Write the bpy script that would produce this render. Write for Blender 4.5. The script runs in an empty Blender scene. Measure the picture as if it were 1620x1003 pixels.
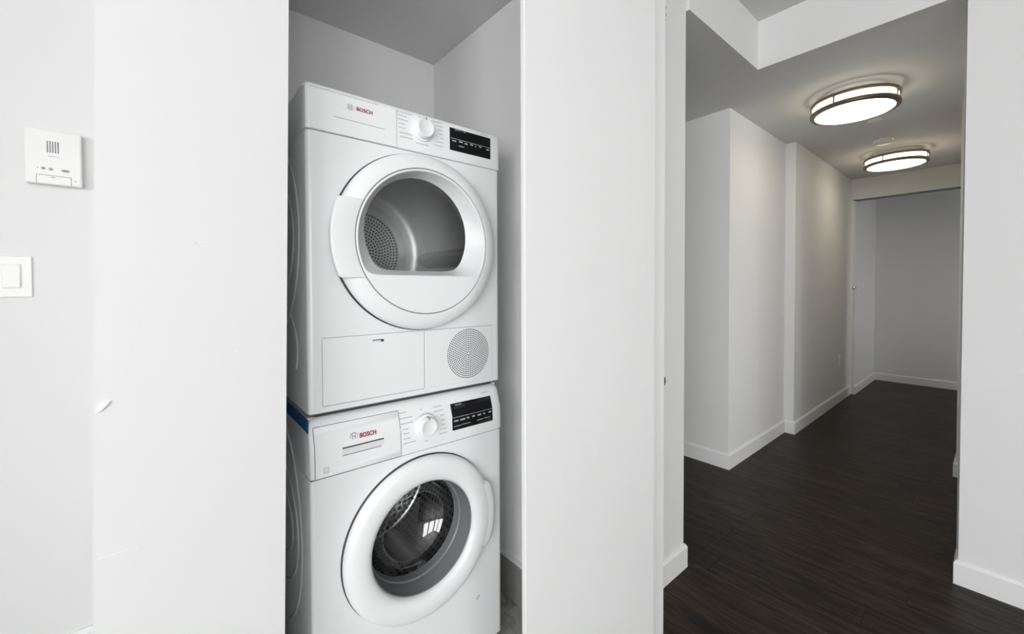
import bpy, bmesh, math, random
from mathutils import Vector, Matrix
random.seed(7)
SC = bpy.context.scene
COL = SC.collection

# ------------------------------------------------------------------ camera
CAM = Vector((-0.2655, -1.0939, 1.1922))
FPX, CYPX = 651.96, 465.09
yaw, pit, rol = math.radians(40.0747), math.radians(-1.089), math.radians(-0.1838)
fw = Vector((math.sin(yaw)*math.cos(pit), math.cos(yaw)*math.cos(pit), math.sin(pit)))
rt = Vector((math.cos(yaw), -math.sin(yaw), 0)); up = rt.cross(fw)
rt2 = rt*math.cos(rol) + up*math.sin(rol); up2 = -rt*math.sin(rol) + up*math.cos(rol)
cd = bpy.data.cameras.new('camera'); cam = bpy.data.objects.new('camera', cd); COL.objects.link(cam)
cd.sensor_fit = 'HORIZONTAL'; cd.sensor_width = 36; cd.lens = FPX/1620*36
cd.shift_y = (CYPX-501.5)/1620; cd.clip_start = .02; cd.clip_end = 200
m = Matrix((rt2, up2, -fw)).transposed().to_4x4(); m.translation = CAM
cam.matrix_world = m
SC.camera = cam

# ------------------------------------------------------------------ world, daylight
W = bpy.data.worlds.new('overcast_sky'); SC.world = W; W.use_nodes = True
bg = W.node_tree.nodes['Background']
bg.inputs['Color'].default_value = (1.0, .99, .995, 1); bg.inputs['Strength'].default_value = 1.0
SC.view_settings.view_transform = 'Standard'; SC.view_settings.look = 'None'
SC.view_settings.gamma = 1; SC.view_settings.use_curve_mapping = False
SC.view_settings.exposure = 3.24
WINDOWS = [(-3.15, -1.75), (-1.6, -.70)]     # daylight openings in the window wall (x ranges)
WZ0, WZ1, WY = .30, 2.42, -4.60
def portal(name, loc, rot, sx, sy):
    l = bpy.data.lights.new(name, 'AREA'); l.shape = 'RECTANGLE'; l.size = sx; l.size_y = sy
    l.cycles.is_portal = True
    o = bpy.data.objects.new(name, l); COL.objects.link(o); o.location = loc; o.rotation_euler = rot
SIDEWIN = [(-4.50, -3.15), (-3.0, -1.60)]                   # openings in the left wall of the room (y ranges)
for a, b in SIDEWIN:
    portal('window_daylight', (-3.32, (a+b)/2, (WZ0+WZ1)/2), (0, -math.pi/2, 0), WZ1-WZ0, b-a)
HALLWIN = [(2.46, 3.08), (5.78, 6.28)]                    # openings in the wall of the side passage (x ranges)
HZ0, HZ1, HYW = .45, 1.65, -2.60
for a, b in HALLWIN:
    portal('window_daylight', ((a+b)/2, HYW-.02, (HZ0+HZ1)/2), (math.pi/2, 0, 0), b-a, HZ1-HZ0)
for a, b in WINDOWS:
    portal('window_daylight', ((a+b)/2, WY-.02, (WZ0+WZ1)/2), (math.pi/2, 0, 0), b-a, WZ1-WZ0)

# ------------------------------------------------------------------ materials
def mat(name, col, rough=.5, metal=0, spec=.5, emit=None, estr=0):
    M = bpy.data.materials.new(name); M.use_nodes = True
    b = M.node_tree.nodes['Principled BSDF']
    b.inputs['Base Color'].default_value = (*col, 1); b.inputs['Roughness'].default_value = rough
    b.inputs['Metallic'].default_value = metal; b.inputs['Specular IOR Level'].default_value = spec
    if emit: b.inputs['Emission Color'].default_value = (*emit, 1); b.inputs['Emission Strength'].default_value = estr
    return M
def nodes(M): return M.node_tree.nodes, M.node_tree.links, M.node_tree.nodes['Principled BSDF']
def add_bump(M, scale, strength, dist=.002, detail=3, stretch=None):
    n, l, b = nodes(M)
    tc = n.new('ShaderNodeTexCoord'); t = n.new('ShaderNodeTexNoise'); t.inputs['Scale'].default_value = scale
    t.inputs['Detail'].default_value = detail
    if stretch:
        mp = n.new('ShaderNodeMapping'); mp.inputs['Scale'].default_value = stretch
        l.new(tc.outputs['Object'], mp.inputs[0]); l.new(mp.outputs[0], t.inputs['Vector'])
    else: l.new(tc.outputs['Object'], t.inputs['Vector'])
    bp = n.new('ShaderNodeBump'); bp.inputs['Strength'].default_value = strength; bp.inputs['Distance'].default_value = dist
    l.new(t.outputs['Fac'], bp.inputs['Height']); l.new(bp.outputs[0], b.inputs['Normal'])
    return M
M = {}
M['wall'] = add_bump(mat('white_wall_paint', (.77, .77, .765), .62, spec=.3), 90, .08)
M['door'] = add_bump(mat('white_door_paint', (.80, .80, .795), .45, spec=.35), 60, .05)
M['ceil'] = add_bump(mat('white_ceiling_paint', (.70, .70, .695), .8, spec=.2), 120, .08)
M['trim'] = mat('white_semi_gloss_trim', (.82, .82, .815), .35)
M['enamel'] = mat('white_enamel', (.885, .89, .895), .28)
M['plastic'] = mat('white_gloss_plastic', (.90, .905, .91), .3)
M['bezel'] = mat('pale_grey_plastic', (.78, .785, .79), .3)
M['seam'] = mat('grey_panel_gap', (.22, .225, .23), .7)
M['darkgap'] = mat('dark_rubber_gap', (.05, .05, .055), .7)
M['print'] = mat('grey_print', (.45, .46, .47), .5)
M['red'] = mat('red_print', (.33, .016, .05), .45)
M['black'] = mat('black_gloss_panel', (.006, .006, .007), .12)
M['icon'] = mat('pale_display_print', (.42, .43, .44), .4)
M['dimglass'] = mat('dim_display_window', (.025, .027, .03), .12)
M['nickel'] = mat('brushed_nickel', (.27, .23, .17), .34, 1)
M['chrome'] = mat('chrome', (.6, .6, .6), .12, 1)
M['switch'] = mat('switch_plastic', (.82, .82, .81), .35)
M['holes'] = mat('dark_holes', (.03, .03, .03), .8)
M['button'] = mat('grey_button', (.32, .32, .32), .5)
M['blue'] = mat('blue_tape', (.008, .10, .26), .55)
M['gasket'] = add_bump(mat('grey_rubber_gasket', (.10, .105, .11), .42), 40, .05)
M['bore'] = mat('mid_grey_plastic_bore', (.20, .205, .21), .38)
M['silver'] = mat('window_frame_paint', (.5, .5, .5), .4)
M['chip'] = mat('fresh_paint_flake', (.86, .86, .86), .6)
M['diff'] = mat('lit_opal_glass', (.9, .85, .75), .4, emit=(1, .88, .67), estr=.75)

# drum of the dryer: brushed steel
M['drum'] = mat('brushed_steel_drum', (.78, .78, .78), .36, .3)
def dotted(name, base, dot, metal, rough, scale, thr, axes='XZ'):
    A = mat(name, base, rough, metal); n, l, b = nodes(A)
    tc = n.new('ShaderNodeTexCoord'); v = n.new('ShaderNodeTexVoronoi'); v.inputs['Scale'].default_value = scale
    v.inputs['Randomness'].default_value = 0.0
    mp = n.new('ShaderNodeMapping')
    l.new(tc.outputs['UV'], mp.inputs[0]); l.new(mp.outputs[0], v.inputs['Vector'])
    r = n.new('ShaderNodeMapRange'); r.inputs[1].default_value = thr; r.inputs[2].default_value = thr+.06
    l.new(v.outputs['Distance'], r.inputs[0])
    mx = n.new('ShaderNodeMix'); mx.data_type = 'RGBA'
    mx.inputs[6].default_value = (*dot, 1); mx.inputs[7].default_value = (*base, 1)
    l.new(r.outputs[0], mx.inputs[0]); l.new(mx.outputs[2], b.inputs['Base Color'])
    bp = n.new('ShaderNodeBump'); bp.inputs['Strength'].default_value = .6; bp.inputs['Distance'].default_value = .003
    l.new(r.outputs[0], bp.inputs['Height']); l.new(bp.outputs[0], b.inputs['Normal'])
    return A
M['perf'] = dotted('perforated_steel', (.52, .52, .52), (.02, .02, .02), .9, .25, 1, .26)

def glass(name, tint, refl_base, rough=0.0):
    A = bpy.data.materials.new(name); A.use_nodes = True; n = A.node_tree.nodes; l = A.node_tree.links
    n.remove(n['Principled BSDF']); out = n['Material Output']
    t = n.new('ShaderNodeBsdfTransparent'); t.inputs[0].default_value = (*tint, 1)
    g = n.new('ShaderNodeBsdfGlossy'); g.inputs['Roughness'].default_value = rough; g.inputs[0].default_value = (1, 1, 1, 1)
    if refl_base < 1: f = n.new('ShaderNodeValue'); f.outputs[0].default_value = refl_base
    else: f = n.new('ShaderNodeFresnel'); f.inputs['IOR'].default_value = refl_base
    x = n.new('ShaderNodeMixShader'); l.new(f.outputs[0], x.inputs[0]); l.new(t.outputs[0], x.inputs[1]); l.new(g.outputs[0], x.inputs[2])
    l.new(x.outputs[0], out.inputs['Surface']); return A
M['dglass'] = glass('dryer_door_glass', (.95, .95, .95), 1.62)
M['wglass'] = glass('washer_door_glass', (.72, .72, .73), .10)
M['pane'] = glass('window_glass', (.96, .97, .97), 1.2)

# dark stained oak
def oak():
    A = mat('dark_stained_oak', (.02, .016, .013), .36, spec=.2); n, l, b = nodes(A)
    tc = n.new('ShaderNodeTexCoord'); oi = n.new('ShaderNodeObjectInfo')
    ge = n.new('ShaderNodeNewGeometry')
    cb = n.new('ShaderNodeVectorMath'); cb.operation = 'ADD'
    sc = n.new('ShaderNodeVectorMath'); sc.operation = 'SCALE'; sc.inputs['Scale'].default_value = 7.3
    cmb = n.new('ShaderNodeCombineXYZ'); l.new(oi.outputs['Random'], cmb.inputs[0]); l.new(oi.outputs['Random'], cmb.inputs[1]); l.new(ge.outputs['Random Per Island'], cmb.inputs[2])
    l.new(cmb.outputs[0], sc.inputs[0]); l.new(tc.outputs['Object'], cb.inputs[0]); l.new(sc.outputs[0], cb.inputs[1])
    mp = n.new('ShaderNodeMapping'); mp.inputs['Scale'].default_value = (20, 2.2, 20); l.new(cb.outputs[0], mp.inputs[0])
    nz = n.new('ShaderNodeTexNoise'); nz.inputs['Scale'].default_value = 2.2; nz.inputs['Detail'].default_value = 6; nz.inputs['Distortion'].default_value = .9
    l.new(mp.outputs[0], nz.inputs['Vector'])
    nf = n.new('ShaderNodeTexNoise'); nf.inputs['Scale'].default_value = 9; nf.inputs['Detail'].default_value = 4
    l.new(mp.outputs[0], nf.inputs['Vector'])
    cr = n.new('ShaderNodeValToRGB'); cr.color_ramp.elements[0].position = .38; cr.color_ramp.elements[1].position = .64
    cr.color_ramp.elements[0].color = (.0040, .0030, .0024, 1); cr.color_ramp.elements[1].color = (.034, .021, .0135, 1)
    l.new(nz.outputs['Fac'], cr.inputs[0])
    hs = n.new('ShaderNodeHueSaturation')
    mr = n.new('ShaderNodeMapRange'); mr.inputs[3].default_value = .75; mr.inputs[4].default_value = 1.3
    l.new(oi.outputs['Random'], mr.inputs[0]); l.new(mr.outputs[0], hs.inputs['Value']); l.new(cr.outputs[0], hs.inputs['Color'])
    l.new(hs.outputs[0], b.inputs['Base Color'])
    rr = n.new('ShaderNodeMapRange'); rr.inputs[3].default_value = .30; rr.inputs[4].default_value = .52
    l.new(nf.outputs['Fac'], rr.inputs[0]); l.new(rr.outputs[0], b.inputs['Roughness'])
    bp = n.new('ShaderNodeBump'); bp.inputs['Strength'].default_value = .35; bp.inputs['Distance'].default_value = .0012
    l.new(nf.outputs['Fac'], bp.inputs['Height']); l.new(bp.outputs[0], b.inputs['Normal'])
    return A
M['oak'] = oak()
M['filler'] = mat('pale_seam_filler', (.10, .075, .055), .6)
def marble():
    A = mat('grey_marble_tile', (.34, .335, .325), .22); n, l, b = nodes(A)
    tc = n.new('ShaderNodeTexCoord'); nz = n.new('ShaderNodeTexNoise'); nz.inputs['Scale'].default_value = 5; nz.inputs['Detail'].default_value = 8; nz.inputs['Distortion'].default_value = 1.6
    l.new(tc.outputs['Object'], nz.inputs['Vector'])
    cr = n.new('ShaderNodeValToRGB'); e = cr.color_ramp.elements
    e[0].position = .42; e[0].color = (.40, .39, .37, 1); e[1].position = .58; e[1].color = (.42, .41, .39, 1)
    k = cr.color_ramp.elements.new(.5); k.color = (.24, .235, .23, 1)
    l.new(nz.outputs['Fac'], cr.inputs[0]); l.new(cr.outputs[0], b.inputs['Base Color']); return A
M['marble'] = marble()
M['tilebase'] = mat('taupe_tile_base', (.27, .265, .255), .35)
M['grout'] = mat('grey_grout', (.3, .3, .29), .9)

# ------------------------------------------------------------------ helpers
ROOT = {}
def link(name, me, mt, parent=None, smooth=False):
    if parent is not None:
        off = ROOT[parent.name]
        if off.length > 0: me.transform(Matrix.Translation(-off))
    o = bpy.data.objects.new(name, me); COL.objects.link(o)
    if mt is not None: me.materials.append(M[mt] if isinstance(mt, str) else mt)
    if smooth:
        for p in me.polygons: p.use_smooth = True
    if parent is not None:
        o.parent = parent; ROOT[o.name] = ROOT[parent.name]
    else: ROOT[o.name] = Vector((0, 0, 0))
    return o
def tag(o, label, cat=None, group=None, kind=None):
    o['label'] = label
    if cat: o['category'] = cat
    if group: o['group'] = group
    if kind: o['kind'] = kind
    return o
def thing(name, loc, label, cat, group=None, kind=None):
    o = bpy.data.objects.new(name, None); COL.objects.link(o); o.location = loc; o.empty_display_size = .05
    ROOT[o.name] = Vector(loc); return tag(o, label, cat, group, kind)
def bm_mesh(bm, name, recalc=True):
    if recalc: bmesh.ops.recalc_face_normals(bm, faces=bm.faces[:])
    me = bpy.data.meshes.new(name); bm.to_mesh(me); bm.free(); return me
def add_box(bm, x0, x1, y0, y1, z0, z1, bev=0, seg=2):
    r = bmesh.ops.create_cube(bm, size=1)
    vs = r['verts']
    for v in vs:
        v.co = Vector((x0+(v.co.x+.5)*(x1-x0), y0+(v.co.y+.5)*(y1-y0), z0+(v.co.z+.5)*(z1-z0)))
    if bev:
        es = {e for v in vs for e in v.link_edges}
        bmesh.ops.bevel(bm, geom=list(es), offset=bev, segments=seg, profile=.5, affect='EDGES')
def box(name, x0, x1, y0, y1, z0, z1, mt, parent=None, bev=0, seg=2):
    bm = bmesh.new(); add_box(bm, x0, x1, y0, y1, z0, z1, bev, seg)
    return link(name, bm_mesh(bm, name), mt, parent, smooth=False)
def boxes(name, L, mt, parent=None, bev=0):
    bm = bmesh.new()
    for b in L: add_box(bm, *b, bev)
    return link(name, bm_mesh(bm, name), mt, parent)
def prism(name, pts, z0, z1, mt, parent=None, shear=(0, 0)):
    n = len(pts); vs = [(x, y, z0) for x, y in pts] + [(x+shear[0], y+shear[1], z1) for x, y in pts]
    fs = [list(range(n))[::-1], list(range(n, 2*n))] + [[i, (i+1) % n, (i+1) % n+n, i+n] for i in range(n)]
    me = bpy.data.meshes.new(name); me.from_pydata(vs, [], fs)
    bm = bmesh.new(); bm.from_mesh(me); bmesh.ops.recalc_face_normals(bm, faces=bm.faces[:]); bm.to_mesh(me); bm.free()
    return link(name, me, mt, parent)
def lathe_y(name, cx, cz, prof, mt, parent=None, n=96, a0=0, a1=2*math.pi, smooth=True, flat_ang=40):
    """surface of revolution about an axis along y; prof = [(r, y)]"""
    full = abs(a1-a0-2*math.pi) < 1e-6; k = n if full else n+1
    vs = []; fs = []
    for i in range(k):
        a = a0+(a1-a0)*i/n; c, s = math.cos(a), math.sin(a)
        for r, y in prof: vs.append((cx+r*c, y, cz+r*s))
    P = len(prof)
    for i in range(n):
        j = (i+1) % k
        for q in range(P-1): fs.append((i*P+q, i*P+q+1, j*P+q+1, j*P+q))
    if not full: fs += [tuple(range(P)), tuple(range((k-1)*P, k*P))[::-1]]
    me = bpy.data.meshes.new(name); me.from_pydata(vs, [], fs)
    bm = bmesh.new(); bm.from_mesh(me); bmesh.ops.remove_doubles(bm, verts=bm.verts[:], dist=1e-6)
    bmesh.ops.recalc_face_normals(bm, faces=bm.faces[:]); bm.to_mesh(me); bm.free()
    o = link(name, me, mt, parent, smooth)
    if smooth: me.set_sharp_from_angle(angle=math.radians(flat_ang))
    return o
def lathe_z(name, cx, cy, prof, mt, parent=None, n=64, smooth=True, flat_ang=40):
    vs = []; fs = []; P = len(prof)
    for i in range(n):
        a = 2*math.pi*i/n
        for r, z in prof: vs.append((cx+r*math.cos(a), cy+r*math.sin(a), z))
    for i in range(n):
        j = (i+1) % n
        for q in range(P-1): fs.append((i*P+q, i*P+q+1, j*P+q+1, j*P+q))
    me = bpy.data.meshes.new(name); me.from_pydata(vs, [], fs)
    bm = bmesh.new(); bm.from_mesh(me); bmesh.ops.remove_doubles(bm, verts=bm.verts[:], dist=1e-6)
    bmesh.ops.recalc_face_normals(bm, faces=bm.faces[:]); bm.to_mesh(me); bm.free()
    o = link(name, me, mt, parent, smooth)
    if smooth: me.set_sharp_from_angle(angle=math.radians(flat_ang))
    return o
def rings(name, loops, mt, parent=None, smooth=True, cap=False, flat_ang=35):
    """skin a list of closed loops with equal vertex counts"""
    n = len(loops[0]); vs = [p for L in loops for p in L]; fs = []
    for k in range(len(loops)-1):
        for i in range(n):
            j = (i+1) % n; fs.append((k*n+i, k*n+j, (k+1)*n+j, (k+1)*n+i))
    if cap: fs.append(tuple(range((len(loops)-1)*n, len(loops)*n)))
    me = bpy.data.meshes.new(name); me.from_pydata(vs, [], fs)
    bm = bmesh.new(); bm.from_mesh(me); bmesh.ops.recalc_face_normals(bm, faces=bm.faces[:]); bm.to_mesh(me); bm.free()
    o = link(name, me, mt, parent, smooth)
    if smooth: me.set_sharp_from_angle(angle=math.radians(flat_ang))
    return o
def strip(name, segs, w, yf, mt, parent, lift=.0006):
    """thin flat strips on a front panel; segs = [(x0,z0,x1,z1)], yf(z) gives the panel's y"""
    vs = []; fs = []
    for x0, z0, x1, z1 in segs:
        d = Vector((x1-x0, z1-z0)); d.normalize(); nx, nz = -d.y*w/2, d.x*w/2
        b = len(vs)
        for x, z in ((x0-nx, z0-nz), (x1-nx, z1-nz), (x1+nx, z1+nz), (x0+nx, z0+nz)):
            vs.append((x, yf(z)-lift, z))
        for i in range(4): vs.append((vs[b+i][0], vs[b+i][1]+lift+.001, vs[b+i][2]))
        fs.append((b, b+1, b+2, b+3))
        for i in range(4): j = (i+1) % 4; fs.append((b+i, b+4+i, b+4+j, b+j))
    me = bpy.data.meshes.new(name); me.from_pydata(vs, [], fs)
    return link(name, me, mt, parent)
def plate_hole(name, x0, x1, z0, z1, y0, y1, cx, cz, r, mt, parent, n=64):
    """front panel, thickness y0..y1, with a round hole"""
    def edge(a):
        c, s = math.cos(a), math.sin(a)
        t = min(((x1-cx)/c if c > 1e-9 else 1e9), ((x0-cx)/c if c < -1e-9 else 1e9), ((z1-cz)/s if s > 1e-9 else 1e9), ((z0-cz)/s if s < -1e-9 else 1e9))
        return cx+t*c, cz+t*s
    A = sorted([2*math.pi*i/n for i in range(n)] + [math.atan2(zz-cz, xx-cx) % (2*math.pi) for xx in (x0, x1) for zz in (z0, z1)])
    ou = [edge(a) for a in A]; inn = [(cx+r*math.cos(a), cz+r*math.sin(a)) for a in A]
    loops = [[(x, y1, z) for x, z in inn], [(x, y0, z) for x, z in inn], [(x, y0, z) for x, z in ou], [(x, y1, z) for x, z in ou]]
    return rings(name, loops, mt, parent, smooth=False)
def text(name, body, x, z, yf, h, mt, parent, width=None, bold=0.0, lift=.0008):
    c = bpy.data.curves.new(name, 'FONT'); c.body = body; c.size = h*1.38; c.offset = bold*h; c.extrude = .0004; c.resolution_u = 3
    c.align_x = 'LEFT'
    t = bpy.data.objects.new(name+'_tmp', c); COL.objects.link(t)
    bpy.context.view_layer.update()
    me = bpy.data.meshes.new_from_object(t.evaluated_get(bpy.context.evaluated_depsgraph_get()))
    bpy.data.objects.remove(t); bpy.data.curves.remove(c)
    me.materials.clear()
    xs = [v.co.x for v in me.vertices]; ys = [v.co.y for v in me.vertices]
    sx = (width/(max(xs)-min(xs))) if width else 1; sy = h/(max(ys)-min(ys)); mx, my = min(xs), min(ys)
    for v in me.vertices:
        px, pz, dz = (v.co.x-mx)*sx, (v.co.y-my)*sy, v.co.z
        v.co = Vector((x+px, yf(z)-lift-dz, z+pz))
    return link(name, me, mt, parent)
def dots(name, pts, r, yf, mt, parent, n=6, lift=.0006):
    vs = []; fs = []
    for x, z in pts:
        b = len(vs); y = yf(z)
        for i in range(n): a = 2*math.pi*i/n; vs.append((x+r*math.cos(a), y-lift, z+r*math.sin(a)))
        fs.append(tuple(range(b, b+n)))
        for i in range(n): vs.append((vs[b+i][0], y+.0008, vs[b+i][2]))
        for i in range(n): j = (i+1) % n; fs.append((b+i, b+n+i, b+n+j, b+j))
    me = bpy.data.meshes.new(name); me.from_pydata(vs, [], fs)
    return link(name, me, mt, parent)
def struct(o, label, cat): return tag(o, label, cat, kind='structure')
def sweep_base(name, path, h, th, label, mt='trim', side=1, closed_end=True):
    """baseboard along a floor path (list of xy); it stands on the right-hand side*th of the path, mitred, chamfered top"""
    P = [Vector(p) for p in path]; N = len(P); offs = []
    for i in range(N):
        ds = []
        if i > 0: ds.append((P[i]-P[i-1]).normalized())
        if i < N-1: ds.append((P[i+1]-P[i]).normalized())
        ns = [Vector((d.y, -d.x))*side for d in ds]
        if len(ns) == 1: offs.append(ns[0])
        else:
            mdir = (ns[0]+ns[1]).normalized(); offs.append(mdir/max(.2, mdir.dot(ns[0])))
    prof = [(0, 0), (th, 0), (th, h-.012), (th*.45, h), (0, h)]
    loops = [[(P[i].x+offs[i].x*a, P[i].y+offs[i].y*a, z) for a, z in prof] for i in range(N)]
    vs = [p for L in loops for p in L]; fs = []; K = len(prof)
    for i in range(N-1):
        for k in range(K): j = (k+1) % K; fs.append((i*K+k, i*K+j, (i+1)*K+j, (i+1)*K+k))
    fs += [tuple(range(K)), tuple(range((N-1)*K, N*K))]
    me = bpy.data.meshes.new(name); me.from_pydata(vs, [], fs)
    bm = bmesh.new(); bm.from_mesh(me); bmesh.ops.recalc_face_normals(bm, faces=bm.faces[:]); bm.to_mesh(me); bm.free()
    return struct(link(name, me, mt), label, 'baseboard')

# ------------------------------------------------------------------ room shell
ZC, ZH, ZK = 2.5762, 2.3268, 2.2514        # living room, hall and closet ceilings
RX = 2.138                                   # face of the wall at right and of the bulkhead above it
CLX0, CLX1, CLB = -.10, .7335, .6707        # closet inside: left, right, back

# floor: slab, boards one by one where they show, the rest joined
slab = box('floor', -3.3, 6.8, -4.75, 1.45, -.08, -.012, 'oak')
struct(slab, 'dark stained oak plank floor', 'floor')
PW = .127; G = .0011
def plank_mesh(L):
    bm = bmesh.new(); add_box(bm, G/2, PW-G/2, G/2, L-G/2, -.012, 0, .0003, 1); me = bm_mesh(bm, 'plank'); me.materials.append(M['oak']); return me
LENS = [.55, .7, .85, 1.0, 1.2]; PM = {L: plank_mesh(L) for L in LENS}
rest = bmesh.new()
x = 1.447-PW*36; nvis = 0
while x < 6.56:
    y = -4.70 - random.random()*.5
    while y < 1.40:
        L = random.choice(LENS)
        inclos = x+PW > CLX0-.2 and x < CLX1+.1 and y+L > -.25
        if inclos and y < -.25: L2 = -.25-y
        else: L2 = L
        vis = x > 1.0 and y+L > -1.15 and y < .40 and x < 6.55 and not (x < 1.27 and y > -.2)
        if not (inclos and y >= -.25):
            if vis and not inclos:
                o = bpy.data.objects.new('plank', PM[L]); COL.objects.link(o); o.parent = slab; o.location = (x, y, 0); nvis += 1
            elif y+L2 < 1.42 and L2 > .02:
                add_box(rest, x+G/2, x+PW-G/2, max(y, -4.74)+G/2, y+L2-G/2, -.012, 0)
        y += L
    x += PW
o = link('planks', bm_mesh(rest, 'planks'), 'oak', slab); o['kind'] = 'stuff'; o['label'] = 'remaining dark oak floor boards'
sf = box('seam_filler', 1.4462, 1.4478, -1.2, -.26, -.004, .0004, 'filler', slab)

# closet floor tiles
tl = box('floor_closet', CLX0, CLX1, -.235, CLB, -.012, -.0025, 'grout'); struct(tl, 'grey marble tile floor inside the laundry closet', 'floor')
tw = .278
bm = bmesh.new(); add_box(bm, .0012, tw-.0012, .0012, .2985, -.009, 0, .0012, 1); tm = bm_mesh(bm, 'tile'); tm.materials.append(M['marble'])
for i in range(3):
    for j in range(3):
        t = bpy.data.objects.new('tile', tm); COL.objects.link(t); t.parent = tl; t.location = (CLX0+i*tw, -.235+j*.3, -.0)

# ceilings
struct(prism('ceiling', [(-3.3, -4.75), (RX, -4.75), (RX, -.2530), (1.40, -.2530), (1.40, .80), (-3.3, .80)], ZC, 2.74, 'ceil'), 'white ceiling of the bright room', 'ceiling')
struct(prism('ceiling_hall', [(RX, -4.75), (6.8, -4.75), (6.8, 1.45), (1.3997, 1.45), (1.3997, -.2530), (RX, -.2530)], ZH, ZC, 'wall'), 'lowered hallway ceiling with a white bulkhead edge', 'ceiling')
hc = bpy.data.objects['ceiling_hall']; hc.data.materials.append(M['ceil'])
for p in hc.data.polygons:
    if p.normal.z < -.9: p.material_index = 1
struct(prism('ceiling_closet', [(CLX0-.02, -.235), (CLX1+.02, -.235), (CLX1+.02, CLB+.02), (CLX0-.02, CLB+.02)], ZK, ZC, 'ceil'), 'grey shaded ceiling inside the laundry closet', 'ceiling')

# walls
WLY = -.12; WS = (1.0939+WLY)/(1.0939-.25)
def lean(x, z): return -.2655 + (x+.2655)*WS + (z-1.1966)*.0152*WS
wl = prism('wall_left', [(lean(-.3445, 0), WLY), (lean(-.0945, 0), WLY), (lean(-.0945, 0), CLB), (lean(-.3445, 0), CLB)], 0, ZC, 'wall', shear=(.0152*WS*ZC, 0))
struct(wl, 'scuffed white wall panel left of the washer and dryer', 'wall')
struct(box('wall_back', -3.3, .80, CLB, CLB+.13, 0, ZC, 'wall'), 'white wall behind the intercom and closing the laundry closet', 'wall')
cr = struct(box('wall_closet_right', CLX1, 1.3997, -.238, CLB, 0, ZC, 'wall'), 'white wall end between the closet and the hallway', 'wall')
struct(prism('wall_hall_recess', [(1.3997, 1.30), (2.515, 1.30), (2.515, 1.42), (1.28, 1.42), (1.28, CLB), (1.3997, CLB)], 0, ZH, 'wall'), 'white wall at the back of the hallway recess', 'wall')
HX, HY, PX, PY = 2.515, .0375, 3.574, -.032
struct(prism('wall_hall_left', [(HX, HY), (PX, HY), (PX, PY), (5.47, PY), (5.47, .12), (3.7, .12), (3.7, 1.42), (HX, 1.42)], 0, ZH, 'wall'), 'white stepped left wall of the hallway', 'wall')
struct(box('wall_far_left', 5.47, 6.60, -.066, .12, 0, ZH, 'wall'), 'short white side wall of the grey room at the hall end', 'wall')
struct(box('wall_far', 6.5685, 6.70, -2.6, .12, 0, ZH, 'wall'), 'grey shaded wall closing the far end of the hallway', 'wall')
struct(box('wall_header', 5.43, 5.55, -2.6, -.02, 2.112, ZH, 'wall'), 'white header above the opening at the hall end', 'wall')
struct(box('wall_right', RX, RX+.125, -4.70, -.9955, 0, ZH, 'wall'), 'bright white wall end at the right of the hallway', 'wall')
struct(prism('wall_hall_right', [(3.475, -.9245), (5.55, -.9245), (5.55, -2.6), (5.43, -2.6), (5.43, -1.05), (3.60, -1.05), (3.60, -2.6), (3.475, -2.6)], 0, ZH, 'wall'), 'white right wall deep in the hallway', 'wall')
sb = [(RX+.125, 6.7, HYW-.12, HYW, 0, HZ0), (RX+.125, 6.7, HYW-.12, HYW, HZ1, ZH), (RX+.125, HALLWIN[0][0], HYW-.12, HYW, HZ0, HZ1), (HALLWIN[0][1], HALLWIN[1][0], HYW-.12, HYW, HZ0, HZ1), (HALLWIN[1][1], 6.7, HYW-.12, HYW, HZ0, HZ1)]
for i, (a, b) in enumerate(HALLWIN):
    w = box('window_%d' % (i+6), a+.03, b-.03, HYW-.083, HYW-.077, HZ0+.03, HZ1-.03, 'pane')
    struct(w, ['window lighting the side passage of the hallway', 'window lighting the grey room at the hall end'][i], 'window')
    boxes('window_frame', [(a, a+.04, HYW-.10, HYW-.05, HZ0, HZ1), (b-.04, b, HYW-.10, HYW-.05, HZ0, HZ1), (a, b, HYW-.10, HYW-.05, HZ0, HZ0+.04), (a, b, HYW-.10, HYW-.05, HZ1-.04, HZ1)], 'silver', w)
struct(boxes('wall_side_room', sb, 'wall'), 'white wall of the side passage off the hallway', 'wall')
lb = [(-3.42, -3.3, -4.75, .80, 0, WZ0), (-3.42, -3.3, -4.75, .80, WZ1, ZC), (-3.42, -3.3, -4.75, SIDEWIN[0][0], WZ0, WZ1), (-3.42, -3.3, SIDEWIN[0][1], SIDEWIN[1][0], WZ0, WZ1), (-3.42, -3.3, SIDEWIN[1][1], .80, WZ0, WZ1)]
for i, (a, b) in enumerate(SIDEWIN):
    w = box('window_%d' % (i+4), -3.393, -3.387, a+.04, b-.04, WZ0+.04, WZ1-.04, 'pane')
    struct(w, ['far', 'near'][i] + ' large window in the left wall outside the view', 'window')
    boxes('window_frame', [(-3.40, -3.35, a, a+.045, WZ0, WZ1), (-3.40, -3.35, b-.045, b, WZ0, WZ1), (-3.40, -3.35, a, b, WZ0, WZ0+.045), (-3.40, -3.35, a, b, WZ1-.045, WZ1)], 'silver', w)
struct(boxes('wall_room_left', lb, 'wall'), 'white left wall of the bright room', 'wall')
wb = [(-3.42, RX+.13, WY-.14, WY, 0, WZ0), (-3.42, RX+.13, WY-.14, WY, WZ1, ZC)]
xs = [-3.42] + [v for w in WINDOWS for v in w] + [RX+.13]
for i in range(0, len(xs), 2): wb.append((xs[i], xs[i+1], WY-.14, WY, WZ0, WZ1))
struct(boxes('wall_window', wb, 'wall'), 'white wall with two large windows behind the viewer', 'wall')
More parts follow.
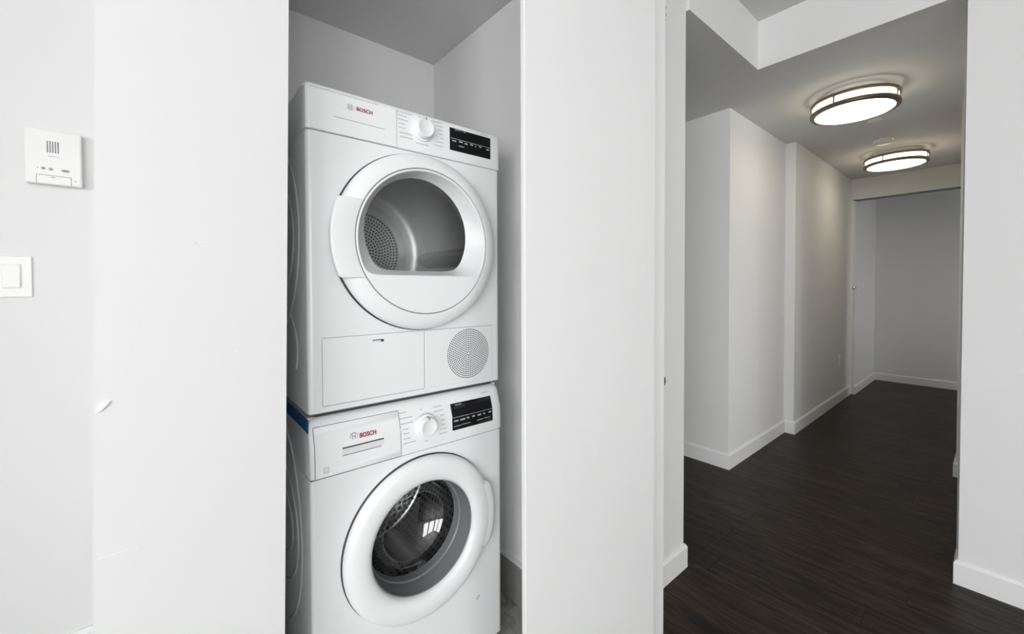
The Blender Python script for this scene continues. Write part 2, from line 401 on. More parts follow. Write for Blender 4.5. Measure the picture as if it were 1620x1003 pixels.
for i, (a, b) in enumerate(WINDOWS):
    w = box('window_%d' % (i+1), a+.04, b-.04, WY-.093, WY-.087, WZ0+.04, WZ1-.04, 'pane')
    struct(w, ['left', 'right'][i] + ' large window in the wall behind the viewer', 'window')
    fr = [(a, a+.045, WY-.12, WY-.06, WZ0, WZ1), (b-.045, b, WY-.12, WY-.06, WZ0, WZ1), (a, b, WY-.12, WY-.06, WZ0, WZ0+.045), (a, b, WY-.12, WY-.06, WZ1-.045, WZ1)]
    boxes('window_frame', fr, 'silver', w)

# baseboards
sweep_base('baseboard_back', [(-3.28, CLB), (lean(-.3445, 0), CLB)], .170, .014, 'tall white baseboard under the intercom wall')
sweep_base('baseboard_closet_right', [(.98, -.238), (1.3997, -.238), (1.3997, .66)], .098, .0125, 'white baseboard wrapping the wall end beside the closet door')
sweep_base('baseboard_hall_left', [(HX, 1.28), (HX, HY), (PX, HY), (PX, PY), (5.47, PY)], .100, .0125, 'white baseboard along the stepped hallway wall', side=-1 if False else 1)
sweep_base('baseboard_far', [(5.47, -.066), (6.5685, -.066), (6.5685, -1.04)], .092, .0125, 'white baseboard around the grey far end of the hallway')
sweep_base('baseboard_right', [(RX, -4.55), (RX, -.9955), (RX+.125, -.9955)], .096, .0125, 'white baseboard on the bright right wall end', side=-1)
sweep_base('baseboard_hall_right', [(3.475, -2.5), (3.475, -.9245), (5.55, -.9245)], .092, .0125, 'white baseboard peeking out deep at the right of the hall', side=-1)
o = sweep_base('baseboard_closet', [(CLX1, CLB), (CLX1, -.20)], .150, .010, 'taupe tile base along the closet side wall', mt='tilebase')
o2 = prism('trim_3', [(CLX1-.011, -.20), (CLX1, -.20), (CLX1, CLB), (CLX1-.011, CLB)], .150, .163, 'trim'); struct(o2, 'white bead on top of the taupe tile base', 'trim')
# casing at the right wall end, thin jamb trim at the hall end
struct(box('trim_1', RX+.095, RX+.125, -.9955, -.9855, .096, 2.12, 'trim'), 'thin white door jamb edge on the right wall end', 'trim')
struct(box('trim_2', 5.455, 5.56, -.048, -.028, 0, 2.112, 'trim', bev=.002), 'thin white jamb at the hall end opening', 'trim')
struct(box('trim_4', 5.46, 5.52, -.95, -.05, 2.103, 2.112, 'seam'), 'dark sliding track under the header at the hall end', 'trim')

# paint damage on the left wall panel
def flake(name, x, z, pts, t=.0016):
    x = -.2655+(x+.2655)*WS; z = 1.1922+(z-1.1922)*WS
    vs = [(x+px, WLY-t, z+pz) for px, pz in pts] + [(x+px*1.15, WLY+.0001, z+pz*1.15) for px, pz in pts]; n = len(pts)
    fs = [tuple(range(n))] + [(i, n+i, n+(i+1) % n, (i+1) % n) for i in range(n)]
    me = bpy.data.meshes.new(name); me.from_pydata(vs, [], fs); return link(name, me, 'chip', wl)
flake('paint_flake', -.3385, 1.018, [(-.006, -.008), (-.001, -.006), (.008, .004), (.009, .0075), (.003, .005), (-.003, 0)], .004)
flake('paint_flake', -.226, 1.2655, [(-.004, -.0015), (.0, -.0016), (.0, .001), (-.004, .002)])
flake('paint_flake', -.215, 1.2650, [(-.009, -.0006), (.009, -.0002), (.009, .0006), (-.009, .0006)])
flake('paint_flake', -.176, 1.083, [(-.0015, -.001), (.0015, -.001), (.0015, .001), (-.0015, .001)])
flake('paint_ridge', -.325, .797, [(-.022, -.0008), (.022, -.0016), (.022, -.0004), (-.022, .0008)], .0012)

# ------------------------------------------------------------------ sliding closet doors (slid to the right)
d1 = thing('door_1', (.35, -.41, 0), 'flat white sliding closet door slid right of the appliances', 'door', kind='structure')
box('door_leaf', .3475, .8815, -.41, -.396, .008, 2.32, 'door', d1, .0015, 1)
d2 = thing('door_2', (.45, -.375, 0), 'second white sliding door leaf peeking out behind the first', 'door', kind='structure')
box('door_leaf', .46, 1.0005, -.375, -.361, .008, 2.32, 'door', d2, .0015, 1)
lat = lathe_y('edge_latch', .9995, .872, [(0, -.370), (.0185, -.370), (.0185, -.364), (0, -.364)], 'darkgap', d2, n=24); lat['label'] = 'small dark round latch'
h = boxes('edge_hinge', [(.999, 1.0018, -.3755, -.371, 2.095, 2.106), (.999, 1.0018, -.3755, -.371, 2.073, 2.084), (.999, 1.0018, -.3755, -.371, 2.06, 2.064)], 'seam', d2)
tr = struct(box('trim_5', -.08, 1.10, -.42, -.234, 2.32, 2.38, 'trim'), 'white track casing above the sliding closet doors', 'trim')

# ------------------------------------------------------------------ hall ceiling lamps
def lamp(x, y, label):
    t = thing('ceiling_lamp', (x, y, ZH), label, 'lamp', 'flush ceiling lamps in the hallway')
    R = .196
    lathe_z('ceiling_pan', x, y, [(0, ZH), (.150, ZH), (.150, ZH-.040), (.1945, ZH-.044), (.1945, ZH-.0465), (0, ZH-.0465)], 'trim', t)
    lathe_z('opal_diffuser', x, y, [(R-.0015, ZH-.0465), (R+.002, ZH-.0465), (R+.002, ZH-.104), (R-.006, ZH-.112), (.10, ZH-.118), (0, ZH-.119)], 'diff', t)
    for z, inn in ((ZH-.040, .0015), (ZH-.092, -.012)):
        lathe_z('metal_band', x, y, [(R+.0035, z), (R+.012, z), (R+.014, z-.005), (R+.013, z-.018), (R+.002+inn, z-.021), (R+.0015+inn, z-.016), (R+.0035, z)], 'nickel', t)
    for k in range(4):
        a = math.radians(165+90*k); px, py = x+(R+.009)*math.cos(a), y+(R+.009)*math.sin(a)
        lathe_z('band_post', px, py, [(0, ZH-.040), (.0045, ZH-.040), (.0045, ZH-.113), (0, ZH-.113)], 'nickel', t, n=10)
    return t
lamp(2.87, -.515, 'nearer flush ceiling lamp with two nickel bands and opal glass')
lamp(4.53, -.495, 'farther flush ceiling lamp with two nickel bands, close to the header')
t = thing('smoke_detector', (4.04, -.485, ZH), 'round white smoke detector between the two ceiling lamps', 'detector')
lathe_z('base_plate', 4.04, -.485, [(0, ZH), (.062, ZH), (.062, ZH-.008), (.056, ZH-.010), (0, ZH-.010)], 'trim', t, n=40)
lathe_z('detector_cap', 4.04, -.485, [(.05, ZH-.010), (.048, ZH-.03), (.04, ZH-.036), (0, ZH-.037)], 'trim', t, n=40)
t = thing('sprinkler_cover', (3.49, -.52, ZH), 'small round white sprinkler cover just behind the nearer ceiling lamp', 'sprinkler')
lathe_z('cover_plate', 3.49, -.52, [(0, ZH-.006), (.036, ZH-.006), (.042, ZH-.003), (.042, ZH)], 'trim', t, n=32)
lathe_z('escutcheon', 3.49, -.52, [(.030, ZH-.006), (.028, ZH-.010), (0, ZH-.011)], 'trim', t, n=32)

# ------------------------------------------------------------------ intercom, switches, outlets
def intercom():
    x0, x1, z0, z1, yb, yf0 = -.5575, -.4475, 1.4845, 1.6385, CLB, CLB-.026
    t = thing('intercom', (x0, yb, z0), 'white wall intercom with speaker grille and grey buttons', 'intercom')
    yf = lambda z: yf0
    box('case', x0, x1, yf0, yb, z0, z1, 'switch', t, .004, 2)
    w, h = x1-x0, z1-z0
    P = [(x0+w*(.395+.047*i), z0+h*(.595+.0265*j)) for i in range(5) for j in range(8)]
    o = dots('speaker_holes', P, .0016, yf, 'holes', t); o['kind'] = 'stuff'
    lt = strip('lettering', [(x0+w*.40, z0+h*.515, x0+w*.49, z0+h*.515), (x0+w*.50, z0+h*.515, x0+w*.54, z0+h*.515), (x0+w*.555, z0+h*.515, x0+w*.60, z0+h*.515)], .0018, yf, 'print', t)
    lt['kind'] = 'stuff'
    for fx, fz, rx in ((.315, .285, .0040), (.445, .28, .0040), (.705, .275, .0085)):
        L = []
        for sc_, yy in ((1, yf0), (1, yf0-.0015), (.8, yf0-.0022)):
            L.append([(x0+w*fx+rx*sc_*math.cos(a), yy, z0+h*fz+.0036*sc_*math.sin(a)) for a in [2*math.pi*k/20 for k in range(20)]])
        rings('push_button', L, 'button', t, cap=True)
    dots('led', [(x0+w*.222, z0+h*.288)], .0015, yf, 'button', t)
    c = box('cover_flap', x0+w*.20, x1-w*.20, yf0-.0015, yf0+.004, z0+.001, z0+h*.16, 'switch', t, .001, 1)
    strip('flap_seam', [(x0+w*.196, z0, x0+w*.196, z0+h*.165), (x0+w*.196, z0+h*.165, x1-w*.196, z0+h*.165), (x1-w*.196, z0, x1-w*.196, z0+h*.165)], .0009, yf, 'seam', t)
    strip('flap_mark', [(x0+w*.455, z0+h*.13, x0+w*.515, z0+h*.13)], .0016, lambda z: yf0-.0015, 'holes', t)
    dots('fixing_screw', [(x0+w*.885, z0+h*.10)], .002, yf, 'print', t, n=10)
intercom()
t = thing('light_switch', (-.5875, CLB, 1.165), 'white rocker light switch below the intercom', 'light switch')
box('wall_plate', -.6225, -.5520, CLB-.0055, CLB, 1.166, 1.280, 'switch', t, .002, 2)
box('rocker_frame', -.6065, -.5715, CLB-.0075, CLB-.004, 1.1905, 1.2585, 'trim', t, .001, 1)
bm = bmesh.new(); vs = [bm.verts.new(p) for p in ((-.604, CLB-.007, 1.193), (-.574, CLB-.007, 1.193), (-.574, CLB-.007, 1.256), (-.604, CLB-.007, 1.256), (-.604, CLB-.0125, 1.194), (-.574, CLB-.0125, 1.194), (-.574, CLB-.0085, 1.255), (-.604, CLB-.0085, 1.255))]
for f in ((0, 1, 2, 3), (4, 5, 6, 7), (0, 1, 5, 4), (1, 2, 6, 5), (2, 3, 7, 6), (3, 0, 4, 7)): bm.faces.new([vs[i] for i in f])
link('rocker', bm_mesh(bm, 'rocker'), 'switch', t)
t = thing('power_outlet', (5.0, PY, .37), 'small white power outlet low on the hallway wall', 'outlet')
box('wall_plate', 4.965, 5.035, PY-.006, PY, .372, .486, 'switch', t, .002, 1)
for z in (.405, .453): box('socket', 4.985, 5.015, PY-.0085, PY-.005, z-.014, z+.014, 'trim', t, .002, 1)
t = thing('light_switch', (5.82, -.066, 1.09), 'small white light switch on the far side wall beyond the header', 'light switch')
box('wall_plate', 5.785, 5.855, -.072, -.066, 1.092, 1.206, 'switch', t, .002, 1)
box('rocker', 5.805, 5.835, -.077, -.071, 1.118, 1.18, 'trim', t, .002, 1)
t = thing('door_latch', (5.46, -.05, 1.15), 'tiny metal latch on the thin jamb at the hall end', 'latch')
lathe_y('rose', 5.468, 1.165, [(0, -.062), (.014, -.062), (.018, -.056), (.018, -.048)], 'chrome', t, n=20)
box('turn_piece', 5.463, 5.473, -.078, -.060, 1.152, 1.178, 'chrome', t, .002, 1)

# ------------------------------------------------------------------ appliances
def fascia(name, x0, x1, prof, yback, t, rtop):
    """control panel: profile (y,z) swept along x, rounded upper corners"""
    N = 40; loops = []
    top = prof[-1][1]
    for i in range(N+1):
        f = i/N
        # denser samples near the ends
        f = .5-.5*math.cos(math.pi*f); x = x0+(x1-x0)*f
        d = min(x-x0, x1-x); cut = rtop-math.sqrt(max(0, rtop**2-(rtop-d)**2)) if d < rtop else 0
        L = []
        for y, z in prof:
            zz = min(z, top-cut); yy = y + (cut*.5 if d < rtop else 0)
            L.append((x, yy, zz))
        L += [(x, yback, top-cut), (x, yback, prof[0][1])]
        loops.append(L)
    K = len(loops[0]); vs = [p for L in loops for p in L]; fs = []
    for i in range(N):
        for k in range(K): j = (k+1) % K; fs.append((i*K+k, i*K+j, (i+1)*K+j, (i+1)*K+k))
    fs += [tuple(range(K)), tuple(range(N*K, (N+1)*K))]
    me = bpy.data.meshes.new(name); me.from_pydata(vs, [], fs)
    bm = bmesh.new(); bm.from_mesh(me); bmesh.ops.recalc_face_normals(bm, faces=bm.faces[:]); bm.to_mesh(me); bm.free()
    o = link(name, me, 'plastic', t, True); me.set_sharp_from_angle(angle=math.radians(35)); return o
def prof_y(prof):
    def f(z):
        if z <= prof[0][1]: return prof[0][0]
        for (a, za), (b, zb) in zip(prof, prof[1:]):
            if z <= zb: return a+(b-a)*(z-za)/(zb-za)
        return prof[-1][0]
    return f
def logo(x, z, r, yf, t):
    """round armature emblem"""
    o = lathe_y('emblem', x, z, [(r*.86, yf(z)-.0012), (r, yf(z)-.0012), (r, yf(z)+.001)], 'print', t, n=28, smooth=False)
    a = r*.36
    strip('emblem_armature', [(x-a, z-r*.62, x-a, z+r*.62), (x+a, z-r*.62, x+a, z+r*.62)], r*.22, yf, 'print', t, .0012)['kind'] = 'stuff'
    strip('emblem_bar', [(x-a, z, x+a, z)], r*.2, yf, 'print', t, .0012)
def legend(L, yf, t, w=.0022):
    segs = []
    for x0, z0, x1, z1 in L:          # broken into small print-like dashes (too small to read)
        x = x0; z = (z0+z1)/2; k = 0
        while x < x1-.001:
            d = (.0052, .0036, .0068)[k % 3]; e = min(x1, x+d); segs.append((x, z, e, z)); x = e+.0011; k += 1
    o = strip('dial_legend', segs, w, yf, 'print', t, .0005); o['kind'] = 'stuff'; return o
def knob(x, z, yf, t):
    y = yf(z)
    k = lathe_y('program_knob', x, z, [(.0335, y+.002), (.0335, y-.004), (.0325, y-.0055), (.0285, y-.006), (.0265, y-.022), (.0245, y-.0245), (.022, y-.0245), (.0205, y-.0235), (0, y-.0235)], 'plastic', t, n=64)
    bm = bmesh.new(); add_box(bm, x-.0018, x+.0018, y-.0255, y-.0075, z+.0215, z+.0285, .0008, 1)
    link('pointer', bm_mesh(bm, 'pointer'), 'seam', k)
    return k
def shift(L, y0, y1=None):
    """front-plane readings (taken at y=0) moved to a plane y"""
    s = (1.0939+y0)/1.0939; cx, cz = -.2655, 1.1922
    return [(cx+(a-cx)*s, cz+(b-cz)*s, cx+(c-cx)*s, cz+(d-cz)*s) for a, b, c, d in L]

def side_emboss(t, z0, y0, arcs):
    """pressed curved ribs in the left side panel"""
    bm = bmesh.new()
    for cy, cz, ry, rz, a0, a1 in arcs:
        N = 26; prev = None
        for i in range(N+1):
            a = math.radians(a0+(a1-a0)*i/N); y = cy+ry*math.cos(a); z = cz+rz*math.sin(a)
            d = Vector((math.cos(a)*rz, math.sin(a)*ry)).normalized()
            w = .005*math.sin(math.pi*(.06+.88*i/N))
            ring = [bm.verts.new((xx, y+d.x*o, z+d.y*o)) for xx, o in ((.0005, -w), (-.0038, 0), (.0005, w))]
            if prev:
                bm.faces.new((prev[0], prev[1], ring[1], ring[0])); bm.faces.new((prev[1], prev[2], ring[2], ring[1]))
            prev = ring
    o = link('side_ribs', bm_mesh(bm, 'side_ribs'), 'enamel', t, True)
    o['label'] = 'curved ribs pressed into the side panel'

def casing(t, z0, z1, yfront, cx, cz, r):
    """side, top, back sheets with rounded front edges, and a front sheet with a round hole"""
    X0, X1, Y1, rr = 0.0, .598, .588, .012
    path = [(X0, Y1)]
    for i in range(6): a = math.pi+ (math.pi/2)*i/5; path.append((X0+rr+rr*math.cos(a), yfront+rr+rr*math.sin(a)))
    A = path[1:]
    # left wrap: side + rounded edge; right wrap mirrored
    def wrap(pts, name):
        vs = []; fs = []
        for x, y in pts: vs += [(x, y, z0), (x, y, z1)]
        for i in range(len(pts)-1): fs.append((2*i, 2*i+2, 2*i+3, 2*i+1))
        me = bpy.data.meshes.new(name); me.from_pydata(vs, [], fs); o = link(name, me, 'enamel', t, True); me.set_sharp_from_angle(angle=math.radians(50)); return o
    wrap(path, 'side_panel')
    wrap([(X0+X1-x, y) for x, y in path][::-1], 'side_panel')
    plate_hole('front_panel', X0+rr, X1-rr, z0, z1, yfront, yfront+.012, cx, cz, r, 'enamel', t)
    box('back_panel', X0, X1, Y1-.004, Y1, z0, z1, 'enamel', t)
    box('base_panel', X0+.004, X1-.004, yfront+.012, Y1-.004, z0, z0+.006, 'enamel', t)

def uv_drum(name, cx, cz, r, y0, y1, mt, t, n=96, ku=40, kv=12, back=True, rb=.04):
    """open-front drum; uv in hole-pitch units"""
    bm = bmesh.new(); uv = bm.loops.layers.uv.new('UVMap')
    prof = [(r, y0), (r, y0+(y1-y0)*.25), (r, y0+(y1-y0)*.5), (r, y1-rb)] + [(r-rb+rb*math.cos(a), y1-rb+rb*math.sin(a)) for a in (math.pi/6, math.pi/3, math.pi/2)] + [(r*.5, y1), (r*.25, y1-.004), (.001, y1-.004)]
    s = [0]
    for p, q in zip(prof, prof[1:]): s.append(s[-1]+math.hypot(p[0]-q[0], p[1]-q[1]))
    V = [[bm.verts.new((cx+p[0]*math.cos(2*math.pi*i/n), p[1], cz+p[0]*math.sin(2*math.pi*i/n))) for p in prof] for i in range(n)]
    for i in range(n):
        j = (i+1) % n
        for k in range(len(prof)-1):
            f = bm.faces.new((V[i][k], V[j][k], V[j][k+1], V[i][k+1])); f.smooth = True
            for lp, (a, b) in zip(f.loops, ((i, k), (i+1, k), (i+1, k+1), (i, k+1))):
                if k >= 6: lp[uv].uv = (prof[b][0]*math.cos(2*math.pi*a/n)/(2*math.pi*r)*ku, prof[b][0]*math.sin(2*math.pi*a/n)/(2*math.pi*r)*ku)
                else: lp[uv].uv = (a/n*ku, s[b]/(2*math.pi*r)*ku)
    bmesh.ops.recalc_face_normals(bm, faces=bm.faces[:]); bmesh.ops.reverse_faces(bm, faces=bm.faces[:])
    return link(name, bm_mesh(bm, name, False), mt, t)
def paddles(cx, cz, r, y0, y1, t, mt, hh=.05, n=3, a_off=.5):
    for k in range(n):
        a = a_off+2*math.pi*k/n; c, s = math.cos(a), math.sin(a)
        loops = []
        for y in (y0, y0+.03, (y0+y1)/2, y1-.03, y1):
            hgt = hh*(.25 if y in (y0, y1) else 1)
            L = []
            for tx, hy in ((-.035, 0), (-.016, hgt*.8), (0, hgt), (.016, hgt*.8), (.035, 0)):
                rr = r+.002-hy; L.append((cx+rr*c-tx*s, y, cz+rr*s+tx*c))
            loops.append(L)
        rings('drum_paddle', loops, mt, t)

# ================================================================== DRYER
DZ0, DZ1, DSEAM = .871, 1.696, 1.579
dr = thing('tumble_dryer', (.299, .3, .861), 'white tumble dryer stacked on top of the washing machine', 'dryer')
DCX, DCZ = .306, 1.319
casing(dr, DZ0+.004, DSEAM-.001, 0, DCX, DCZ+.01, .20)
box('stacking_frame', .02, .578, .025, .57, .861, DZ0+.006, 'darkgap', dr)
bm = bmesh.new(); add_box(bm, .0006, .5974, .0495, .588, DSEAM-.001, DZ1-.012); link('upper_casing', bm_mesh(bm, 'upper_casing'), 'enamel', dr)
box('top_lid', 0, .598, .022, .592, DZ1-.012, DZ1, 'enamel', dr, .003, 2)
dprof = [(-.001, DSEAM+.0006), (-.0035, DSEAM+.003), (-.0035, 1.66), (-.002, 1.682), (.001, 1.690), (.005, 1.6945), (.012, DZ1)]
fascia('control_panel', .0, .598, dprof, .05, dr, .012)
dy = prof_y(dprof)
strip('bottom_edge', [(.004, DZ0+.004, .594, DZ0+.004)], .002, lambda z: 0, 'seam', dr, .0003)
# water tank drawer outline
x0, x1, z0, z1 = .0105, .2335, DSEAM+.0012, 1.688
td = box('tank_drawer', x0, x1, dy(1.62)-.0022, .02, z0, 1.681, 'plastic', dr, .0016, 2)
strip('drawer_seam', [(x0, z0, x0, 1.6835), (x0, 1.6835, x1-.05, 1.6835), (x1+.0006, z0, x1+.0006, 1.6835)], .0009, dy, 'seam', dr, .0004)
strip('panel_seam', [(.0, DSEAM, .598, DSEAM)], .0014, lambda z: 0, 'seam', dr, .0008)
strip('grip_line', [(.066, 1.6215, .20, 1.6205)], .0011, lambda z: dy(1.62)-.0022, 'seam', td, .0002)
strip('grip_line', [(.066, 1.6490, .19, 1.6490)], .0007, lambda z: dy(1.62)-.0022, 'bezel', td, .0002)
yl = lambda z: dy(1.62)-.0022
logo(.1060, 1.655, .0078, yl, td)
text('lettering', 'BOSCH', .1225, 1.6505, yl, .0098, 'red', td, .0425, .028)
legend(shift([(0.2378,1.6834,0.2833,1.6826),(0.2377,1.6724,0.2669,1.6739),(0.2376,1.6618,0.2695,1.6621),(0.2414,1.6506,0.2613,1.6506),(0.2426,1.6386,0.2625,1.6392),(0.2438,1.6256,0.2855,1.6259),(0.2450,1.6141,0.2841,1.6143),(0.3457,1.6834,0.3785,1.6831),(0.3589,1.6730,0.3815,1.6725),(0.3678,1.6620,0.3814,1.6613),(0.3677,1.6502,0.3828,1.6490),(0.3752,1.6382,0.3843,1.6382),(0.3630,1.6255,0.3842,1.6254),(0.3540,1.6136,0.3856,1.6133),(0.2951,1.6067,0.3349,1.6064),(0.5256,1.6857,0.5541,1.6866),(0.3055,1.6852,0.3097,1.6850)], -.003), dy, dr)
knob(.3135, 1.6470, dy, dr)
dp = box('display', .4055, .5605, dy(1.64)-.0012, .004, 1.6095, 1.678, 'black', dr, .0008, 1)
yd = lambda z: dy(1.64)-.0012
strip('display_line', [(.4075, 1.6465, .5585, 1.6455)], .0012, yd, 'icon', dp, .0003)
strip('display_print', [(.4235,1.6738,.4331,1.6738),(.4363,1.675,.4428,1.675),(.4476,1.6742,.4509,1.6742),(.4558,1.6738,.4624,1.6738),(.436,1.627,.4572,1.627)], .0022, yd, 'icon', dp, .0003)
strip('touch_keys', [(.4138,1.6395,.4280,1.6395),(.4377,1.641,.452,1.641),(.4585,1.6395,.4705,1.6385),(.4806,1.641,.4907,1.6405),(.4985,1.639,.5027,1.639),(.5146,1.641,.5228,1.6405),(.5430,1.638,.5538,1.638)], .0042, yd, 'icon', dp, .0003)

# dryer door
dd = thing('door', (.306, 0, DCZ), '', None); del dd['label']; dd.parent = dr; dd.location = Vector((.306, 0, DCZ))-ROOT[dr.name]
ring = lathe_y('door_ring', DCX+.002, DCZ, [(.240, -.008), (.2500, -.0085), (.2510, -.012), (.2502, -.019), (.2470, -.0265), (.239, -.0335), (.224, -.0395), (.2085, -.0432), (.2062, -.0430), (.2055, -.040), (.2055, -.010), (.240, -.008)], 'plastic', dd, n=128)
lathe_y('door_gasket', DCX+.002, DCZ, [(.2535, .001), (.2535, -.004), (.2490, -.0085), (.214, -.0085), (.214, .0)], 'darkgap', dd, n=96)
lathe_y('ring_gap', DCX+.002, DCZ, [(.2056, -.0410), (.2028, -.0410)], 'seam', dd, n=128)
def dshape(cx, cz, R, h, y, N=160, p=9):
    L = []
    for i in range(N):
        a = 2*math.pi*i/N; s = math.sin(a)
        r = R if s >= -1e-3 else (R**-p + (h/-s)**-p)**(-1/p)
        L.append((cx+r*math.cos(a), y, cz+r*math.sin(a)))
    return L
CI = (DCX+.002, DCZ)
circ = lambda r, y: [(CI[0]+r*math.cos(2*math.pi*i/160), y, CI[1]+r*math.sin(2*math.pi*i/160)) for i in range(160)]
def dmid(R, h, y, p=14):
    return dshape(CI[0], CI[1], R, h, y, p=p)
rings('door_cover', [circ(.2030, -.036), circ(.2030, -.0425), circ(.2020, -.0437), dmid(.1985, .0985, -.0437), dmid(.1965, .0955, -.0405)], 'plastic', dd, flat_ang=28)
gl_in = dshape(.301, 1.343, .1605, .1065, -.002, p=12)
bz = rings('glass_bezel', [dmid(.1965, .0955, -.0405), gl_in], 'bezel', dd)
gsurf = rings('door_glass', [dshape(.301, 1.343, .161*k, .107*k, -.001-.010*(1-k*k), p=12) for k in (1, .85, .7, .5, .3, .12)], 'dglass', dd, cap=True, flat_ang=80)
# handle: a flat tab overlapping the ring, cut level at top and bottom
loops = []; HZ = [1.2150, 1.2165, 1.222] + [1.222+(1.410-1.222)*k/14 for k in range(1, 14)] + [1.410, 1.4145, 1.4160]
for k, z in enumerate(HZ):
    dz = z-CI[1]; e = (.0022, .0006, 0)[min(k, len(HZ)-1-k)] if min(k, len(HZ)-1-k) < 3 else 0
    rr = .2665 - (.006, .0025, .0006)[min(k, len(HZ)-1-k)] if min(k, len(HZ)-1-k) < 3 else .2665
    xo = CI[0]-math.sqrt(rr*rr-dz*dz); xi = CI[0]-math.sqrt(.2068**2-dz*dz); xm = xi+(xo-xi)*.45
    loops.append([(xi, -.026, z), (xi, -.0450+e, z), (xm, -.0490+e, z), (xo+.006, -.0500+e, z), (xo+.0015, -.0488, z), (xo, -.0455, z), (xo+.002, -.034, z), (xi-.034, -.012, z)])
K = len(loops[0]); NL = len(loops)-1; vs = [p for L in loops for p in L]; fs = []
for i in range(NL):
    for k in range(K): j = (k+1) % K; fs.append((i*K+k, i*K+j, (i+1)*K+j, (i+1)*K+k))
fs += [tuple(range(K)), tuple(range(NL*K, (NL+1)*K))]
me = bpy.data.meshes.new('handle'); me.from_pydata(vs, [], fs)
bm = bmesh.new(); bm.from_mesh(me); bmesh.ops.recalc_face_normals(bm, faces=bm.faces[:]); bm.to_mesh(me); bm.free()
link('handle', me, 'plastic', dd, True); me.set_sharp_from_angle(angle=math.radians(30))
# drum
uv_drum('drum', DCX, DCZ+.005, .262, .03, .50, 'drum', dr, rb=.05)
lathe_y('drum_throat', DCX, DCZ+.01, [(.20, .012), (.205, .03), (.262, .034)], 'gasket', dr, n=80)
bp = lathe_y('back_disc', DCX, DCZ+.005, [(.19, .495), (.188, .482), (.176, .474), (.150, .474), (.146, .480), (.10, .484), (.0, .484)], 'drum', dr, n=96)
pts = []
for k in range(1, 13):
    r = .012*k; nn = int(2*math.pi*r/.0115)
    for i in range(nn): a = 2*math.pi*i/nn+k*.4; pts.append((DCX+r*math.cos(a), DCZ+.005+r*math.sin(a)))
o = dots('vent_perforations', pts, .0032, lambda z: .478, 'holes', dr); o['kind'] = 'stuff'
paddles(DCX, DCZ+.005, .262, .06, .46, dr, 'drum', .045, 3, -.1)
# lower service panel
strip('service_panel_seam', [(.0328, .8905, .0328, 1.0600), (.0345, 1.0630, .567, 1.0625), (.317, .8920, .317, 1.0620), (.034, .8905, .315, .8905)], .0011, lambda z: 0, 'seam', dr, .0004)
strip('service_panel_edge', [(.319, .8905, .566, .8890), (.5675, .8900, .5675, 1.0610)], .0011, lambda z: 0, 'bezel', dr, .0004)
box('service_flap', .0345, .3155, -.0013, .004, .892, 1.0615, 'enamel', dr, .001, 2)
vp = box('vent_panel', .3185, .566, -.0013, .004, .8905, 1.0615, 'enamel', dr, .001, 2)
sl = box('latch_recess', .1600, .1925, -.0018, .002, 1.0415, 1.0485, 'bezel', dr, .0004, 1)
box('latch_slot', .1605, .1922, -.0022, .001, 1.0462, 1.0484, 'darkgap', sl)
box('latch_slot', .1838, .1922, -.0022, .001, 1.0418, 1.0484, 'darkgap', sl)
pts = []
VC = (.4722, .9785)
for k in range(1, 13):
    r = .0767*k/12; nn = max(6, 6*k)
    for i in range(nn):
        a = 2*math.pi*(i+.5*(k % 2))/nn; pts.append((VC[0]+r*math.cos(a), VC[1]+r*math.sin(a)))
o = dots('vent_holes', pts, .0021, lambda z: -.0013, 'holes', vp); o['kind'] = 'stuff'
side_emboss(dr, 0, 0, [(.44, 1.33, .31, .20, 125, 235), (.44, 1.33, .37, .30, 110, 250), (.40, 1.02, .30, .14, 120, 200)])

# ================================================================== WASHER
wa = thing('washing_machine', (.299, .3, 0), 'white front loading washing machine at the bottom of the stack', 'washer')
WF = -.008; WSEAM = .713; WCX, WCZ = .305, .463
casing(wa, .018, WSEAM-.001, WF, WCX, WCZ, .185)
bm = bmesh.new(); add_box(bm, .0006, .5974, .0495, .588, WSEAM-.001, .846); link('upper_casing', bm_mesh(bm, 'upper_casing'), 'enamel', wa)
box('top_lid', 0, .598, .026, .592, .846, .861, 'enamel', wa, .003, 2)
for fx in (.06, .538):
    for fy in (.06, .52):
        lathe_z('foot', fx, fy, [(0, 0), (.02, 0), (.02, .008), (.008, .010), (.008, .020), (0, .020)], 'darkgap', wa, n=20)
wprof = [(WF-.001, WSEAM+.0006), (WF-.005, WSEAM+.003), (WF-.0055, .74), (WF-.003, .79), (.0005, .825), (.005, .842), (.011, .853), (.020, .8595), (.030, .861)]
fascia('control_panel', 0, .598, wprof, .05, wa, .022)
wy = prof_y(wprof)
# detergent drawer front, following the curve of the panel
def curved_plate(name, x0, x1, z0, z1, yf, lift, mt, t, holes=None):
    zs = [z0+(z1-z0)*i/12 for i in range(13)]
    loops = []
    A = [(x0, z) for z in zs] ; B = [(x1, z) for z in zs]
    vs = []; fs = []
    for (x, dz) in ((x0, 0), (x0+.002, lift), (x1-.002, lift), (x1, 0)):
        for z in zs:
            l = lift if (dz and z0 < z < z1) else 0
            vs.append((x, yf(z)-l, z))
    n = 13
    for c in range(3):
        for i in range(n-1): fs.append((c*n+i, (c+1)*n+i, (c+1)*n+i+1, c*n+i+1))
    me = bpy.data.meshes.new(name); me.from_pydata(vs, [], fs)
    bm = bmesh.new(); bm.from_mesh(me); bmesh.ops.recalc_face_normals(bm, faces=bm.faces[:]); bm.to_mesh(me); bm.free()
    o = link(name, me, mt, t, True); me.set_sharp_from_angle(angle=math.radians(30)); return o
X0, X1, Z0, Z1 = .0105, .2345, .7165, .840
yw = lambda z: wy(z)-.0022
dw = curved_plate('detergent_drawer', X0, X1, Z0, Z1, wy, .0022, 'plastic', wa)
zs = [Z0+(Z1-Z0)*i/8 for i in range(9)]
